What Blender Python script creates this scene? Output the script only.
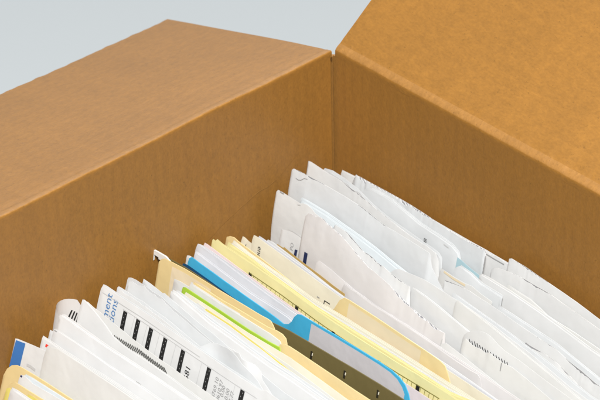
import bpy, bmesh, math, random
from mathutils import Vector, noise, Matrix

sc = bpy.context.scene
for o in list(bpy.data.objects):
    bpy.data.objects.remove(o)

# ------------------------------------------------------------------ camera
AZ, PI_, RO, FP, DIST = math.radians(48.29), math.radians(34.95), math.radians(-1.435), 2500.0, 1.34
_R = Vector((math.cos(AZ), math.sin(AZ), 0)); _F0 = Vector((-math.sin(AZ), math.cos(AZ), 0)); _Z = Vector((0, 0, 1))
_F = _F0*math.cos(PI_) - _Z*math.sin(PI_); _U0 = _F0*math.sin(PI_) + _Z*math.cos(PI_)
CR = _R*math.cos(RO) + _U0*math.sin(RO); CU = -_R*math.sin(RO) + _U0*math.cos(RO); CF = _F
def ray(u, v): return CF*FP + CR*(u-300) - CU*(v-200)
CAM = -ray(334, 50)/FP*DIST
cd = bpy.data.cameras.new('camera'); cam = bpy.data.objects.new('camera', cd); sc.collection.objects.link(cam)
cam.matrix_world = Matrix(((CR.x, CU.x, -CF.x, CAM.x), (CR.y, CU.y, -CF.y, CAM.y), (CR.z, CU.z, -CF.z, CAM.z), (0, 0, 0, 1)))
cd.sensor_width = 36; cd.lens = FP/600*36; cd.clip_start = .05; cd.clip_end = 100
cd.dof.use_dof = True; cd.dof.focus_distance = 1.27; cd.dof.aperture_fstop = 22
sc.camera = cam

# ------------------------------------------------------------------ world, lamps, exposure
w = bpy.data.worlds.new("World"); sc.world = w; w.use_nodes = True
bg = w.node_tree.nodes['Background']; bg.inputs[0].default_value = (.93, .96, 1, 1); bg.inputs[1].default_value = .19
def area(name, loc, target, size, power, col):
    l = bpy.data.lights.new(name, 'AREA'); l.shape = 'RECTANGLE'; l.size, l.size_y = size; l.energy = power; l.color = col
    o = bpy.data.objects.new(name, l); sc.collection.objects.link(o); o.location = loc
    o.rotation_euler = (Vector(target)-Vector(loc)).to_track_quat('-Z', 'Y').to_euler(); return o
area('key_softbox', (1.10, -.98, 2.02), (.1, -.1, 0), (.40, .34), 108, (1, .985, .955))
area('back_softbox', (-1.65, 1.0, 1.2), (-.3, .1, -.1), (.9, .8), 10, (.97, .985, 1))
sc.view_settings.view_transform = 'Standard'; sc.view_settings.look = 'None'
sc.view_settings.exposure = 0.15; sc.view_settings.gamma = 1
sc.cycles.diffuse_bounces = 2; sc.cycles.max_bounces = 10

# ------------------------------------------------------------------ materials
def mat(name, col, rough=.6, var=.03, scale=60, bump=.0, bscale=300, spec=.3, crumple=0):
    m = bpy.data.materials.new(name); m.use_nodes = True; nt = m.node_tree; N = nt.nodes; L = nt.links
    b = N['Principled BSDF']; b.inputs['Roughness'].default_value = rough; b.inputs['Specular IOR Level'].default_value = spec
    tc = N.new('ShaderNodeTexCoord'); nz = N.new('ShaderNodeTexNoise'); nz.inputs['Scale'].default_value = scale; nz.inputs['Detail'].default_value = 4
    L.new(tc.outputs['Object'], nz.inputs['Vector'])
    rp = N.new('ShaderNodeMapRange'); rp.inputs[1].default_value = .3; rp.inputs[2].default_value = .7; rp.inputs[3].default_value = 1-var; rp.inputs[4].default_value = 1+var
    L.new(nz.outputs[0], rp.inputs[0])
    mx = N.new('ShaderNodeVectorMath'); mx.operation = 'SCALE'; mx.inputs[0].default_value = col[:3]; L.new(rp.outputs[0], mx.inputs['Scale'])
    L.new(mx.outputs[0], b.inputs['Base Color'])
    if bump:
        n2 = N.new('ShaderNodeTexNoise'); n2.inputs['Scale'].default_value = bscale; n2.inputs['Detail'].default_value = 3; L.new(tc.outputs['Object'], n2.inputs['Vector'])
        bp = N.new('ShaderNodeBump'); bp.inputs['Strength'].default_value = bump; bp.inputs['Distance'].default_value = .001
        L.new(n2.outputs[0], bp.inputs['Height']); L.new(bp.outputs[0], b.inputs['Normal'])
        if crumple:
            n3 = N.new('ShaderNodeTexNoise'); n3.inputs['Scale'].default_value = 38; n3.inputs['Detail'].default_value = 3; n3.inputs['Roughness'].default_value = .55; L.new(tc.outputs['Object'], n3.inputs['Vector'])
            b3 = N.new('ShaderNodeBump'); b3.inputs['Strength'].default_value = crumple; b3.inputs['Distance'].default_value = .012
            L.new(n3.outputs[0], b3.inputs['Height']); L.new(b3.outputs[0], bp.inputs['Normal'])
    return m
def cardboard(name, col, axis):
    """kraft liner: fibre flecks, broad blotches, faint flute lines running along one axis"""
    m = bpy.data.materials.new(name); m.use_nodes = True; nt = m.node_tree; N = nt.nodes; L = nt.links
    b = N['Principled BSDF']; b.inputs['Roughness'].default_value = .5; b.inputs['Specular IOR Level'].default_value = .5; b.inputs['Sheen Weight'].default_value = .03; b.inputs['Sheen Roughness'].default_value = .5
    tc = N.new('ShaderNodeTexCoord')
    def nz(scale, det, st=(1, 1, 1)):
        mp = N.new('ShaderNodeMapping'); mp.inputs['Scale'].default_value = st; L.new(tc.outputs['Object'], mp.inputs[0])
        n = N.new('ShaderNodeTexNoise'); n.inputs['Scale'].default_value = scale; n.inputs['Detail'].default_value = det; n.inputs['Roughness'].default_value = .6
        L.new(mp.outputs[0], n.inputs['Vector']); return n
    def rng(o, lo, hi, a=.3, c=.7):
        r = N.new('ShaderNodeMapRange'); r.inputs[1].default_value = a; r.inputs[2].default_value = c; r.inputs[3].default_value = lo; r.inputs[4].default_value = hi
        L.new(o, r.inputs[0]); return r.outputs[0]
    def mul(a, c):
        q = N.new('ShaderNodeMath'); q.operation = 'MULTIPLY'; L.new(a, q.inputs[0]); L.new(c, q.inputs[1]); return q.outputs[0]
    st = (1, 1, 1); fib = (1, 1, .6) if axis == 'z' else (.6, 1, 1) if axis == 'x' else (1, .6, 1)
    fine = nz(900, 3, fib); mid = nz(330, 3, fib); broad = nz(9, 3)
    f = mul(mul(rng(fine.outputs[0], .90, 1.10), rng(mid.outputs[0], .925, 1.075)), rng(broad.outputs[0], .94, 1.06))
    fleck = nz(620, 2); f = mul(f, rng(fleck.outputs[0], 1, .76, .66, .73)); scuff = nz(26, 5, (1, 1, .25) if axis == 'z' else (1, 1, 1)); f = mul(f, rng(scuff.outputs[0], 1, 1.09, .60, .72))
    fl = nz(70, 3, {'z': (1, 1, .035), 'y': (.035, 1, 1), 'x': (1, .035, .2)}[axis]); f = mul(f, rng(fl.outputs[0], .965, 1.035))
    wv = N.new('ShaderNodeTexWave'); wv.inputs['Scale'].default_value = 45; wv.inputs['Distortion'].default_value = .6; wv.bands_direction = {'x': 'Y', 'y': 'X', 'z': 'X'}[axis]
    if name == 'kraft_wall_side': wv.bands_direction = 'Y'
    L.new(tc.outputs['Object'], wv.inputs[0])
    f = mul(f, rng(wv.outputs[0], .985, 1.012, 0, 1))
    mx = N.new('ShaderNodeVectorMath'); mx.operation = 'SCALE'; mx.inputs[0].default_value = col; L.new(f, mx.inputs['Scale'])
    L.new(mx.outputs[0], b.inputs['Base Color'])
    ad = N.new('ShaderNodeMath'); ad.operation = 'ADD'; L.new(fine.outputs[0], ad.inputs[0])
    w2 = rng(wv.outputs[0], 0, .6, 0, 1); L.new(w2, ad.inputs[1])
    bp = N.new('ShaderNodeBump'); bp.inputs['Strength'].default_value = .10; bp.inputs['Distance'].default_value = .0006
    L.new(ad.outputs[0], bp.inputs['Height']); L.new(bp.outputs[0], b.inputs['Normal'])
    return m
KC = (.285, .129, .0205)
M = {}
M['kraft_wall'] = cardboard('kraft_wall', KC, 'z')
M['kraft_side'] = cardboard('kraft_wall_side', KC, 'z')
M['kraft_flap'] = cardboard('kraft_flap', KC, 'y')
M['kraft_flap_b'] = cardboard('kraft_flap_b', KC, 'x')
M['kraft_worn'] = cardboard('kraft_worn', (.36, .19, .06), 'x')
M['kraft_crease'] = cardboard('kraft_crease', (.325, .155, .036), 'y')
def P(n, c, **k): M[n] = mat(n, tuple(q*.85 for q in c), bump=.10, bscale=180, crumple=.06, **k)
P('white', (.73, .735, .735)); P('white_cool', (.70, .72, .735)); P('white_warm', (.73, .73, .715)); P('bright', (.75, .755, .76))
P('pinkish', (.71, .69, .69)); P('pale_pink', (.82, .69, .69)); P('lilac', (.70, .71, .75)); P('grey', (.62, .63, .64))
P('cream', (.82, .78, .64)); P('pale_yellow', (.82, .75, .38)); P('yellow', (.76, .66, .18)); P('manila', (.76, .60, .30)); P('tan', (.80, .63, .32))
P('label_tan', (.78, .66, .46)); P('blue', (.06, .42, .68)); P('navy', (.01, .07, .16)); P('label_lilac', (.58, .56, .58)); P('lime', (.36, .55, .05))
P('olive', (.15, .12, .045)); P('teal', (.42, .60, .66)); P('pale_blue', (.70, .75, .78)); P('kraft_paper', (.50, .34, .12)); P('strip_blue', (.05, .18, .48))
P('plastic', (.74, .73, .70))
for k in ('ink', 'ink_navy', 'ink_blue', 'ink_red', 'ink_grey', 'slot'): pass
M['ink'] = mat('ink', (.015, .015, .015)); M['ink_navy'] = mat('ink_navy', (.02, .03, .09)); M['ink_blue'] = mat('ink_blue', (.08, .2, .42))
M['ink_red'] = mat('ink_red', (.7, .05, .03)); M['ink_grey'] = mat('ink_grey', (.30, .30, .30)); M['ink_light'] = mat('ink_light', (.5, .5, .5))
M['slot'] = mat('slot', (.02, .017, .01)); M['ink_olive'] = mat('ink_olive', (.22, .20, .05))
def tint():
    m = mat('security_tint', (.8, .8, .8)); nt = m.node_tree; N = nt.nodes; L = nt.links; b = N['Principled BSDF']
    tc = N.new('ShaderNodeTexCoord'); wv = N.new('ShaderNodeTexWave'); wv.bands_direction = 'DIAGONAL'; wv.inputs['Scale'].default_value = 230
    wv.inputs['Distortion'].default_value = 6; wv.inputs['Detail'].default_value = 2; wv.inputs['Detail Scale'].default_value = 3
    L.new(tc.outputs['Object'], wv.inputs[0]); cr = N.new('ShaderNodeValToRGB')
    cr.color_ramp.elements[0].position = .42; cr.color_ramp.elements[0].color = (.30, .30, .32, 1); cr.color_ramp.elements[1].position = .56; cr.color_ramp.elements[1].color = (.72, .73, .74, 1)
    L.new(wv.outputs[0], cr.inputs[0]); L.new(cr.outputs[0], b.inputs['Base Color']); return m
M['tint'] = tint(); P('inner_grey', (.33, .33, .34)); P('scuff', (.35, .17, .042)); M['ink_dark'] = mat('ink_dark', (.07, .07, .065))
bd = mat('seamless_paper', (.455, .487, .505), rough=.8, var=.01, scale=3, bump=0); M['backdrop'] = bd

def thin_paper():
    m = mat('thin_paper', (.80, .80, .80)); nt = m.node_tree; N = nt.nodes; L = nt.links; b = N['Principled BSDF']; out = N['Material Output']
    t = N.new('ShaderNodeBsdfTranslucent'); t.inputs[0].default_value = (.85, .85, .87, 1); mx = N.new('ShaderNodeMixShader'); mx.inputs[0].default_value = .45
    L.new(b.outputs[0], mx.inputs[1]); L.new(t.outputs[0], mx.inputs[2]); L.new(mx.outputs[0], out.inputs[0]); return m
M['thin_paper'] = thin_paper()

# ------------------------------------------------------------------ helpers
def link(name, me, parent=None):
    o = bpy.data.objects.new(name, me); sc.collection.objects.link(o)
    if parent: o.parent = parent
    return o
def tag(o, label=None, cat=None, group=None, kind=None):
    if label: o['label'] = label
    if cat: o['category'] = cat
    if group: o['group'] = group
    if kind: o['kind'] = kind
    return o
def empty(name, loc):
    o = bpy.data.objects.new(name, None); sc.collection.objects.link(o); o.location = loc; o.empty_display_size = .02; return o
def child(name, me, parent):
    o = link(name, me, parent); o.matrix_parent_inverse = Matrix.Translation(-Vector(parent.location)); return o
def mesh_from(verts, faces, mats, midx=None, smooth=True):
    me = bpy.data.meshes.new('m'); me.from_pydata([tuple(v) for v in verts], [], faces)
    for m in mats: me.materials.append(m)
    for i, p in enumerate(me.polygons):
        p.use_smooth = smooth
        if midx: p.material_index = midx[i]
    me.update(); return me

# ------------------------------------------------------------------ setting: white seamless sweep
def sweep():
    prof = [(-3.5, -.305), (1.6, -.305)] + [(1.6+.8*math.sin(a), -.305+.8*(1-math.cos(a))) for a in [math.radians(k*9) for k in range(1, 11)]] + [(2.4, 3.0)]
    vs = []; fs = []
    for (d, z) in prof:
        for s in (-4, 4):
            p = _F0*d + _R*s; vs.append((p.x, p.y, z))
    for i in range(len(prof)-1): fs.append((2*i, 2*i+1, 2*i+3, 2*i+2))
    tag(link('backdrop', mesh_from(vs, fs, [M['backdrop']])), kind='structure')
sweep()

# ------------------------------------------------------------------ the box
W_, L_, H_, T_ = .39, .40, .30, .0045
def on_x(x, u, v): d = ray(u, v); return CAM + d*((x-CAM.x)/d.x)
def on_y(y, u, v): d = ray(u, v); return CAM + d*((y-CAM.y)/d.y)
box = empty('cardboard_box', (W_/2, -L_/2, -.30))
tag(box, 'open brown corrugated cardboard box with its flaps folded out, packed with papers', 'box')
def slab(name, a, b, m, nu=40, nv=16, wob=.0006, seed=0):
    """board between inner corner a and outer corner b, subdivided and very slightly warped"""
    bm = bmesh.new(); ax = [i for i in range(3)]
    ext = [b[i]-a[i] for i in range(3)]; thin = min(ax, key=lambda i: abs(ext[i]))
    u, v = [i for i in ax if i != thin]
    def vert(i, j, s):
        p = [0, 0, 0]; p[u] = a[u]+ext[u]*i/nu; p[v] = a[v]+ext[v]*j/nv
        n = noise.noise(Vector((p[0]*9, p[1]*9, p[2]*14+seed)))
        p[thin] = a[thin]+ext[thin]*s + n*wob*max(0, min(1, (-.0035-p[2])/.04)); return bm.verts.new(p)
    g = [[[vert(i, j, s) for j in range(nv+1)] for i in range(nu+1)] for s in (0, 1)]
    for s in (0, 1):
        for i in range(nu):
            for j in range(nv): bm.faces.new((g[s][i][j], g[s][i+1][j], g[s][i+1][j+1], g[s][i][j+1]))
    for i in range(nu):
        for j in (0, nv): bm.faces.new((g[0][i][j], g[0][i+1][j], g[1][i+1][j], g[1][i][j]))
    for j in range(nv):
        for i in (0, nu): bm.faces.new((g[0][i][j], g[0][i][j+1], g[1][i][j+1], g[1][i][j]))
    bmesh.ops.recalc_face_normals(bm, faces=bm.faces)
    me = bpy.data.meshes.new('m'); bm.to_mesh(me); bm.free(); me.materials.append(m)
    return child(name, me, box)
slab('wall', (0, -L_, -.297), (-T_, -.0026, -.0035), M['kraft_side'], seed=1)
slab('wall', (-.0008, 0, -.297), (W_, T_, -.0035), M['kraft_wall'], seed=2)
slab('wall', (W_, -L_, -.297), (W_+T_, -.0016, -.0035), M['kraft_side'], seed=3)
slab('wall', (0, -L_-.0016, -.297), (W_, -L_-.0016-T_, -.0035), M['kraft_wall'], seed=4)
slab('base', (-T_, -L_-T_, -.2975), (W_+T_, T_, -.3035), M['kraft_wall'], seed=5)
slab('glue_tab', (-T_-.0002, -.0015, -.296), (-.0030, T_*.8, -.006), M['kraft_wall'], nu=4, nv=4, wob=0, seed=6)

def flap(along0, along1, base, out0, out1, m, worn, n=90, ragged=1.0, seed=0):
    n = n*4
    """a flap hinged over the top of a wall. base(s)->hinge point, out0/out1 = vector from hinge to free edge at both ends"""
    bm = bmesh.new(); cols = []
    uvals = [0, 0, 0, .0022, .0034, .0048, .0062, .008, .010, .013, .018, .03, .045, .06, .08, .1, .12, 1.0]
    for i in range(n+1):
        s = i/n; h = base(s); out = Vector(out0).lerp(Vector(out1), s); ln = out.length; d = out/ln
        inward = Vector((-d.x, -d.y, 0)).normalized()
        prof = []
        wz = .0009*noise.noise(h*17+Vector((seed, 0, 0))) + .0003*noise.noise(h*110)
        # roll over the hinge: starts flush on the wall's inner face
        cr = .00022*noise.noise(h*420+Vector((seed, 9, 0))) + .00016*noise.noise(h*900)   # crushed liner
        for zz in (-.0036, -.0024, -.0014): prof.append(h + Vector((0, 0, zz)) + d*0)
        for t in (.25, .5, .75, 1):
            start = h + Vector((0, 0, -.0010)); end = h + d*.0012 + Vector((0, 0, .0005+wz+cr)); c = h + Vector((0, 0, .0005+wz+cr))
            prof.append(start*(1-t)**2 + c*2*t*(1-t) + end*t*t)
        nrm = d.cross(h.cross(Vector((0,0,1))) if False else Vector((0, 0, 1)).cross(d)).normalized()
        if nrm.z < 0: nrm = -nrm
        for k, uu in enumerate(uvals[3:]):
            L = min(uu, ln) if uu < 1 else ln + ragged*(.0012*noise.noise(h*160+Vector((seed, 3, 0))) + .0016*noise.noise(h*20))
            if uu < 1 and uu >= ln: continue
            p = h + d*L + nrm*(.0005+(wz+(cr*.8 if k < 4 else 0))*max(0, 1-L/.02) + (.00016*noise.noise((h+d*L)*500) if k < 4 else 0))
            if .0045 < L < .0065: p -= nrm*.0002           # scored line beside the hinge
            p += nrm*(.0012*noise.noise(p*11+Vector((seed, 0, 5))))*min(1, L/.03)
            prof.append(p)
        top = [bm.verts.new(p) for p in prof]
        bot = [bm.verts.new(p + (-nrm*T_ if q > 6 else Vector((d.x, d.y, 0)).normalized()*T_*.95 - Vector((0, 0, 1))*(.0006*q))) for q, p in enumerate(prof)]
        cols.append((top, bot))
    for i in range(n):
        for s in (0, 1):
            A, B = cols[i][s], cols[i+1][s]
            for k in range(len(A)-1):
                f = bm.faces.new((A[k], B[k], B[k+1], A[k+1])); f.smooth = True
                if s == 0 and 4 <= k <= 8: f.material_index = 2
        for k in (0, len(cols[i][0])-1):
            bm.faces.new((cols[i][0][k], cols[i+1][0][k], cols[i+1][1][k], cols[i][1][k])).material_index = 1
    for c in (cols[0], cols[-1]):
        for k in range(len(c[0])-1):
            bm.faces.new((c[0][k], c[0][k+1], c[1][k+1], c[1][k])).material_index = 1
    bmesh.ops.recalc_face_normals(bm, faces=bm.faces)
    for e in bm.edges:
        if len(e.link_faces) == 2 and e.calc_face_angle(0) > math.radians(50): e.smooth = False
    me = bpy.data.meshes.new('m'); bm.to_mesh(me); bm.free(); me.materials.append(m); me.materials.append(worn); me.materials.append(M['kraft_crease'])
    return child('flap', me, box)
# left flap: drooping slightly
pA = on_y(-.004, 168, 20); pB = on_x(pA.x, 0, 94)
hA = Vector((0, -.0016, 0)); slopeB = (pB.z-pA.z)/(pB.y-pA.y)
eA = pA-hA; eB = Vector((pA.x, 0, pA.z+slopeB*(-L_-pA.y)))
flap(0, 1, lambda s: Vector((0, -.0016-(L_-.0016)*s, 0)), (eA.x, eA.y, eA.z), eB, M['kraft_flap'], M['kraft_worn'], seed=1)
# right (far) flap: tilted up and outwards
pC = on_x(.004, 376, 0); dC = (pC-Vector((.004, 0, .001))); dC = Vector((0, dC.y, dC.z)).normalized()*.135
print('flapA', tuple(eA), tuple(eB), 'flapB', tuple(dC))
flap(0, 1, lambda s: Vector((.0008+(W_-.0008)*s, 0, 0)), dC+Vector((.003, 0, 0)), dC, M['kraft_flap_b'], M['kraft_worn'], n=110, seed=7)
flap(0, 1, lambda s: Vector((W_, -.004-(L_-.004)*s, 0)), (.06, 0, -.115), (.06, 0, -.115), M['kraft_flap'], M['kraft_worn'], n=40, seed=11)
flap(0, 1, lambda s: Vector((.003+(W_-.003)*s, -L_-.0016, 0)), (0, -.06, -.115), (0, -.06, -.115), M['kraft_flap_b'], M['kraft_worn'], n=40, seed=13)

def scratch(pts, wd):
    P3 = [on_x(.0009, *p) for p in pts]; vs = []; fs = []
    ps = []
    for a, b in zip(P3, P3[1:]):
        for q in range(8): ps.append(a.lerp(b, q/8)+Vector((0, .0003, .0005))*noise.noise(a.lerp(b, q/8)*300))
    ps.append(P3[-1])
    for i, p in enumerate(ps):
        t = (ps[min(i+1, len(ps)-1)]-ps[max(0, i-1)]).normalized(); n = Vector((0, -t.z, t.y)); q = wd*math.sin(math.pi*(i+.5)/len(ps))**.5
        n0 = noise.noise(Vector((p.x*9, p.y*9, p.z*14+1)))*.0006
        base = Vector((-.0006+n0, p.y, p.z))
        vs += [base+n*q, base+Vector((.0008, 0, 0)), base-n*q]
    for i in range(len(ps)-1): a = 3*i; fs += [(a, a+3, a+4, a+1), (a+1, a+4, a+5, a+2)]
    child('crease', mesh_from(vs, fs, [M['scuff']]), box)
scratch([(296, 158), (290, 165), (284, 173), (278, 180), (269, 188), (260, 192.5), (248, 203), (236, 214), (224, 225), (214, 236), (207, 243)], .0006)

# ------------------------------------------------------------------ sheets, folders, envelopes
ZREF = -.075; ZB = -.292
def leanof(y):
    pts = [(0, .04), (-.03, .05), (-.05, .09), (-.09, .15), (-.13, .17), (-.15, .26), (-.18, .30), (-.32, .30)]
    for (a, la), (b, lb) in zip(pts, pts[1:]):
        if y >= b: return la+(lb-la)*(a-y)/(a-b)
    return .30
class Sheet:
    def __init__(s, y, wave=.0008, own=.00028, seed=0, lean=None, wfreq=30, yaw=0):
        s.y = y/1000; s.t = leanof(s.y) if lean is None else lean; s.wave = wave; s.own = own; s.seed = seed; s.wf = wfreq; s.k = yaw; s.pl = None; s.c = .0022 if y > -66 else .0010
    def hit(s, u, v):
        d = ray(u, v); n = Vector((-s.k, 1, -s.t)); c = s.y - s.t*ZREF
        t = (c-n.dot(CAM))/n.dot(d); p = CAM+d*t; return p.x, p.z
    def at(s, x, z, off=0.0):
        y = s.y + s.t*(z-ZREF) + s.k*x
        if s.pl:                                      # paper bends back a little towards its free top edge
            pl = s.pl; tz = pl[-1][1]
            for (a, za), (b, zb) in zip(pl, pl[1:]):
                if x <= b: tz = za if x <= a else za+(zb-za)*(x-a)/(b-a); break
            q = min(1, max(0, (tz-z)/.022)); y -= s.c*(1-(1-q)**2)
        y += s.wave*noise.noise(Vector((x*14, s.y*7, z*12))) + s.own*noise.noise(Vector((x*s.wf+s.seed*7.3, s.seed*1.7, z*s.wf)))
        return Vector((x, y-off, z))
def body(S, pts, m, front=None, end=False, th=.00012, torn=None, tornamp=.0007, xend=.36, zb=ZB, marks=(), step=.004, zstep=None, edge=0):
    """one upright sheet whose top edge passes through the given points; marks are printed on its front"""
    rnd = random.Random(int(S.seed*1000)+int(S.y*1e5))
    pl = []
    for (u, v) in pts:
        x, z = S.hit(u, v)
        if pl and x <= pl[-1][0]+.0002: x = pl[-1][0]+.0002
        if not pl and x < .0012: x = .0012
        pl.append((x, z))
    if not end:
        (x0, z0) = pl[-1]
        if x0 < xend-.01:
            pl.append((xend-.004, min(z0, -.07) if abs(z0) < .2 else -.08)); pl.append((xend, pl[-1][1]-.004))
    S.pl = pl
    if torn: tx0 = S.hit(torn[0], torn[2] if len(torn) > 2 else 250)[0]; tx1 = S.hit(torn[1], torn[3] if len(torn) > 3 else 250)[0]
    xs = []
    for (a, za), (b, zb_) in zip(pl, pl[1:]):
        st = step
        if torn and b > tx0 and a < tx1: st = .0009
        n = max(1, int((b-a)/st))
        for i in range(n):
            f = i/n; x = a+(b-a)*f; z = za+(zb_-za)*f
            if 0 < i: z += .00012*noise.noise(Vector((x*90, S.seed, 0))) + edge*noise.noise(Vector((x*170, S.seed, 5)))
            if torn and tx0 < x < tx1: z += tornamp*(rnd.random()-.5) + tornamp*1.4*noise.noise(Vector((x*160, S.seed, 2)))
            xs.append((x, z))
    xs.append(pl[-1])
    fr = zstep or [0, .01, .022, .036, .052, .075, .11, .15, .2, .27, .36, .5, .7, 1]
    vs = []; fs = []; mi = []; nr = len(fr); nc = len(xs)
    for side in (0, 1):
        for (x, z) in xs:
            for q in fr: vs.append(S.at(x, z+(zb-z)*q, off=0 if side else th))
    I = lambda sd, i, j: sd*nc*nr+i*nr+j
    half = len(vs)
    vs += [v.copy() for v in vs]                      # rims get vertices of their own, so paper edges stay crisp
    J = lambda sd, i, j: half+I(sd, i, j)
    for i in range(nc-1):
        for j in range(nr-1):
            fs.append((I(0, i, j), I(0, i, j+1), I(0, i+1, j+1), I(0, i+1, j))); mi.append(1 if front else 0)
            fs.append((I(1, i, j), I(1, i+1, j), I(1, i+1, j+1), I(1, i, j+1))); mi.append(0)
        fs.append((J(0, i, 0), J(0, i+1, 0), J(1, i+1, 0), J(1, i, 0))); mi.append(0)
        fs.append((J(0, i, nr-1), J(1, i, nr-1), J(1, i+1, nr-1), J(0, i+1, nr-1))); mi.append(0)
    for j in range(nr-1):
        fs.append((J(0, 0, j), J(1, 0, j), J(1, 0, j+1), J(0, 0, j+1))); mi.append(0)
        fs.append((J(0, nc-1, j), J(0, nc-1, j+1), J(1, nc-1, j+1), J(1, nc-1, j))); mi.append(0)
    mats = [M[m], M[front or m]]
    names = {}
    def slot(k):
        if k not in names: names[k] = len(mats); mats.append(M[k])
        return names[k]
    def quad(pa, pb, pc, pd, mk, n=6):
        """printed patch given by four (x,z) corners"""
        k = slot(mk); b0 = len(vs)
        for i in range(n+1):
            for j in range(2):
                f = i/n
                a = (pa[0]+(pb[0]-pa[0])*f, pa[1]+(pb[1]-pa[1])*f); c = (pd[0]+(pc[0]-pd[0])*f, pd[1]+(pc[1]-pd[1])*f)
                q = a if j == 0 else c; vs.append(S.at(q[0], q[1], off=th+.00020))
        for i in range(n): fs.append((b0+2*i, b0+2*i+1, b0+2*i+3, b0+2*i+2)); mi.append(k)
    for mk in marks:
        kind = mk[0]
        if kind == 'q': quad(*[S.hit(*p) for p in mk[2]], mk[1])
        elif kind == 'l':                                     # thin line through pixels, width in metres
            P0 = [S.hit(*p) for p in mk[2]]; wd = mk[3] if len(mk) > 3 else .0003
            for a, b in zip(P0, P0[1:]):
                dx, dz = b[0]-a[0], b[1]-a[1]; l = math.hypot(dx, dz) or 1; nx, nz = -dz/l*wd/2, dx/l*wd/2
                quad((a[0]+nx, a[1]+nz), (b[0]+nx, b[1]+nz), (b[0]-nx, b[1]-nz), (a[0]-nx, a[1]-nz), mk[1], n=max(1, int(l/.006)))
        elif kind == 'bar':                                   # ('bar', mat, (u,v) top left, width m, height m)
            x, z = S.hit(*mk[2]); wd, h = mk[3], mk[4]; quad((x, z), (x, z-h), (x+wd, z-h), (x+wd, z), mk[1], n=14)
            if len(mk) > 5:
                for q in range(int(h/.002)):
                    zz = z-.001-q*.002; xx = x+wd*(.35 if q % 2 else .6)
                    k = slot('ink_grey'); b0 = len(vs)
                    for (ax, az) in ((xx, zz), (xx, zz-.0006), (xx+.0003, zz-.0006), (xx+.0003, zz)): vs.append(S.at(ax, az, off=th+.00030))
                    fs.append((b0, b0+1, b0+2, b0+3)); mi.append(k)
        elif kind == 't':                                     # ('t', mat, string, (u,v) anchor, size m, 'up'|'x')
            cu = bpy.data.curves.new('t', 'FONT'); cu.body = mk[2]; cu.size = mk[4]; cu.resolution_u = 2
            to = bpy.data.objects.new('t', cu); sc.collection.objects.link(to)
            dg = bpy.context.evaluated_depsgraph_get(); dg.update(); tm = bpy.data.meshes.new_from_object(to.evaluated_get(dg))
            k = slot(mk[1]); b0 = len(vs); ax, az = S.hit(*mk[3])
            for v in tm.vertices:
                if mk[5] == 'up': x, z = ax-v.co.y, az+v.co.x
                elif mk[5] == 'down': x, z = ax+v.co.y, az-v.co.x
                else: x, z = ax+v.co.x, az+v.co.y
                vs.append(S.at(x, z, off=th+.00020))
            for p in tm.polygons: fs.append(tuple(b0+i for i in p.vertices)); mi.append(k)
            bpy.data.objects.remove(to)
    return mesh_from(vs, fs, mats, mi)
_seed = [0]
def sheet(name, label, cat, y, pts, m='white', group=None, pages=None, **k):
    _seed[0] += 1
    sk = {q: k.pop(q) for q in ('wave', 'own', 'lean', 'wfreq', 'yaw') if q in k}
    S = Sheet(y, seed=_seed[0], **sk); me = body(S, pts, m, **k)
    o = link(name, me); tag(o, label, cat, group)
    rr = random.Random(_seed[0]*31)
    if pages is None: pages = name in ('sheet', 'form') and rr.random() < .8 and m not in ('teal', 'navy', 'pale_pink', 'yellow')
    if pages:                                         # further pages of the same document, not quite squared up
        kk = {q: v for q, v in k.items() if q in ('end', 'xend', 'zb', 'step')}
        for pg in range(rr.choice((1, 1, 2, 3))):
            up = rr.uniform(-.2, 1.3); dx = rr.uniform(-.5, 1.4)*(pg+1)*.6; tilt = rr.uniform(-.9, .9)
            u0, u1 = pts[0][0], pts[-1][0]
            p2 = [(u+dx+.3*(pg+1), v-up*(pg+1)*.6*(.3 if i == 0 else 1)+dx*.62-.3*(pg+1)+tilt*(u-u0)/(u1-u0)) for i, (u, v) in enumerate(pts)]
            S3 = Sheet(y+.36*(pg+1), seed=_seed[0]+.3+pg, own=.00012, **{q: v for q, v in sk.items() if q in ('wave', 'lean')})
            link('page', body(S3, p2, m, **kk), o)
    o['_y'] = y; return o, S
def origin_fix(o):
    pass
def envelope(label, y, back, front, mb='white', mf='white', gap=1.6, tornb=None, tornf=None, marks=(), end=False, amp=.0008, group=None, backfront='white_cool', name='envelope', cat='envelope', **k):
    """two panels a little apart, the front one torn open lower than the back one"""
    _seed[0] += 2
    S1 = Sheet(y, seed=_seed[0]); S2 = Sheet(y-gap, seed=_seed[0]+.5, own=.0003)
    x, z = S1.hit(*back[0]); root = empty(name, (x, y/1000, ZB)); tag(root, label, cat, group)
    child('back_panel', body(S1, back, mb, front=backfront, end=end, torn=tornb, tornamp=amp, **k), root)
    child('front_panel', body(S2, front, mf, end=end, torn=tornf, tornamp=amp, marks=marks, **k), root)
    return root, S2
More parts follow.
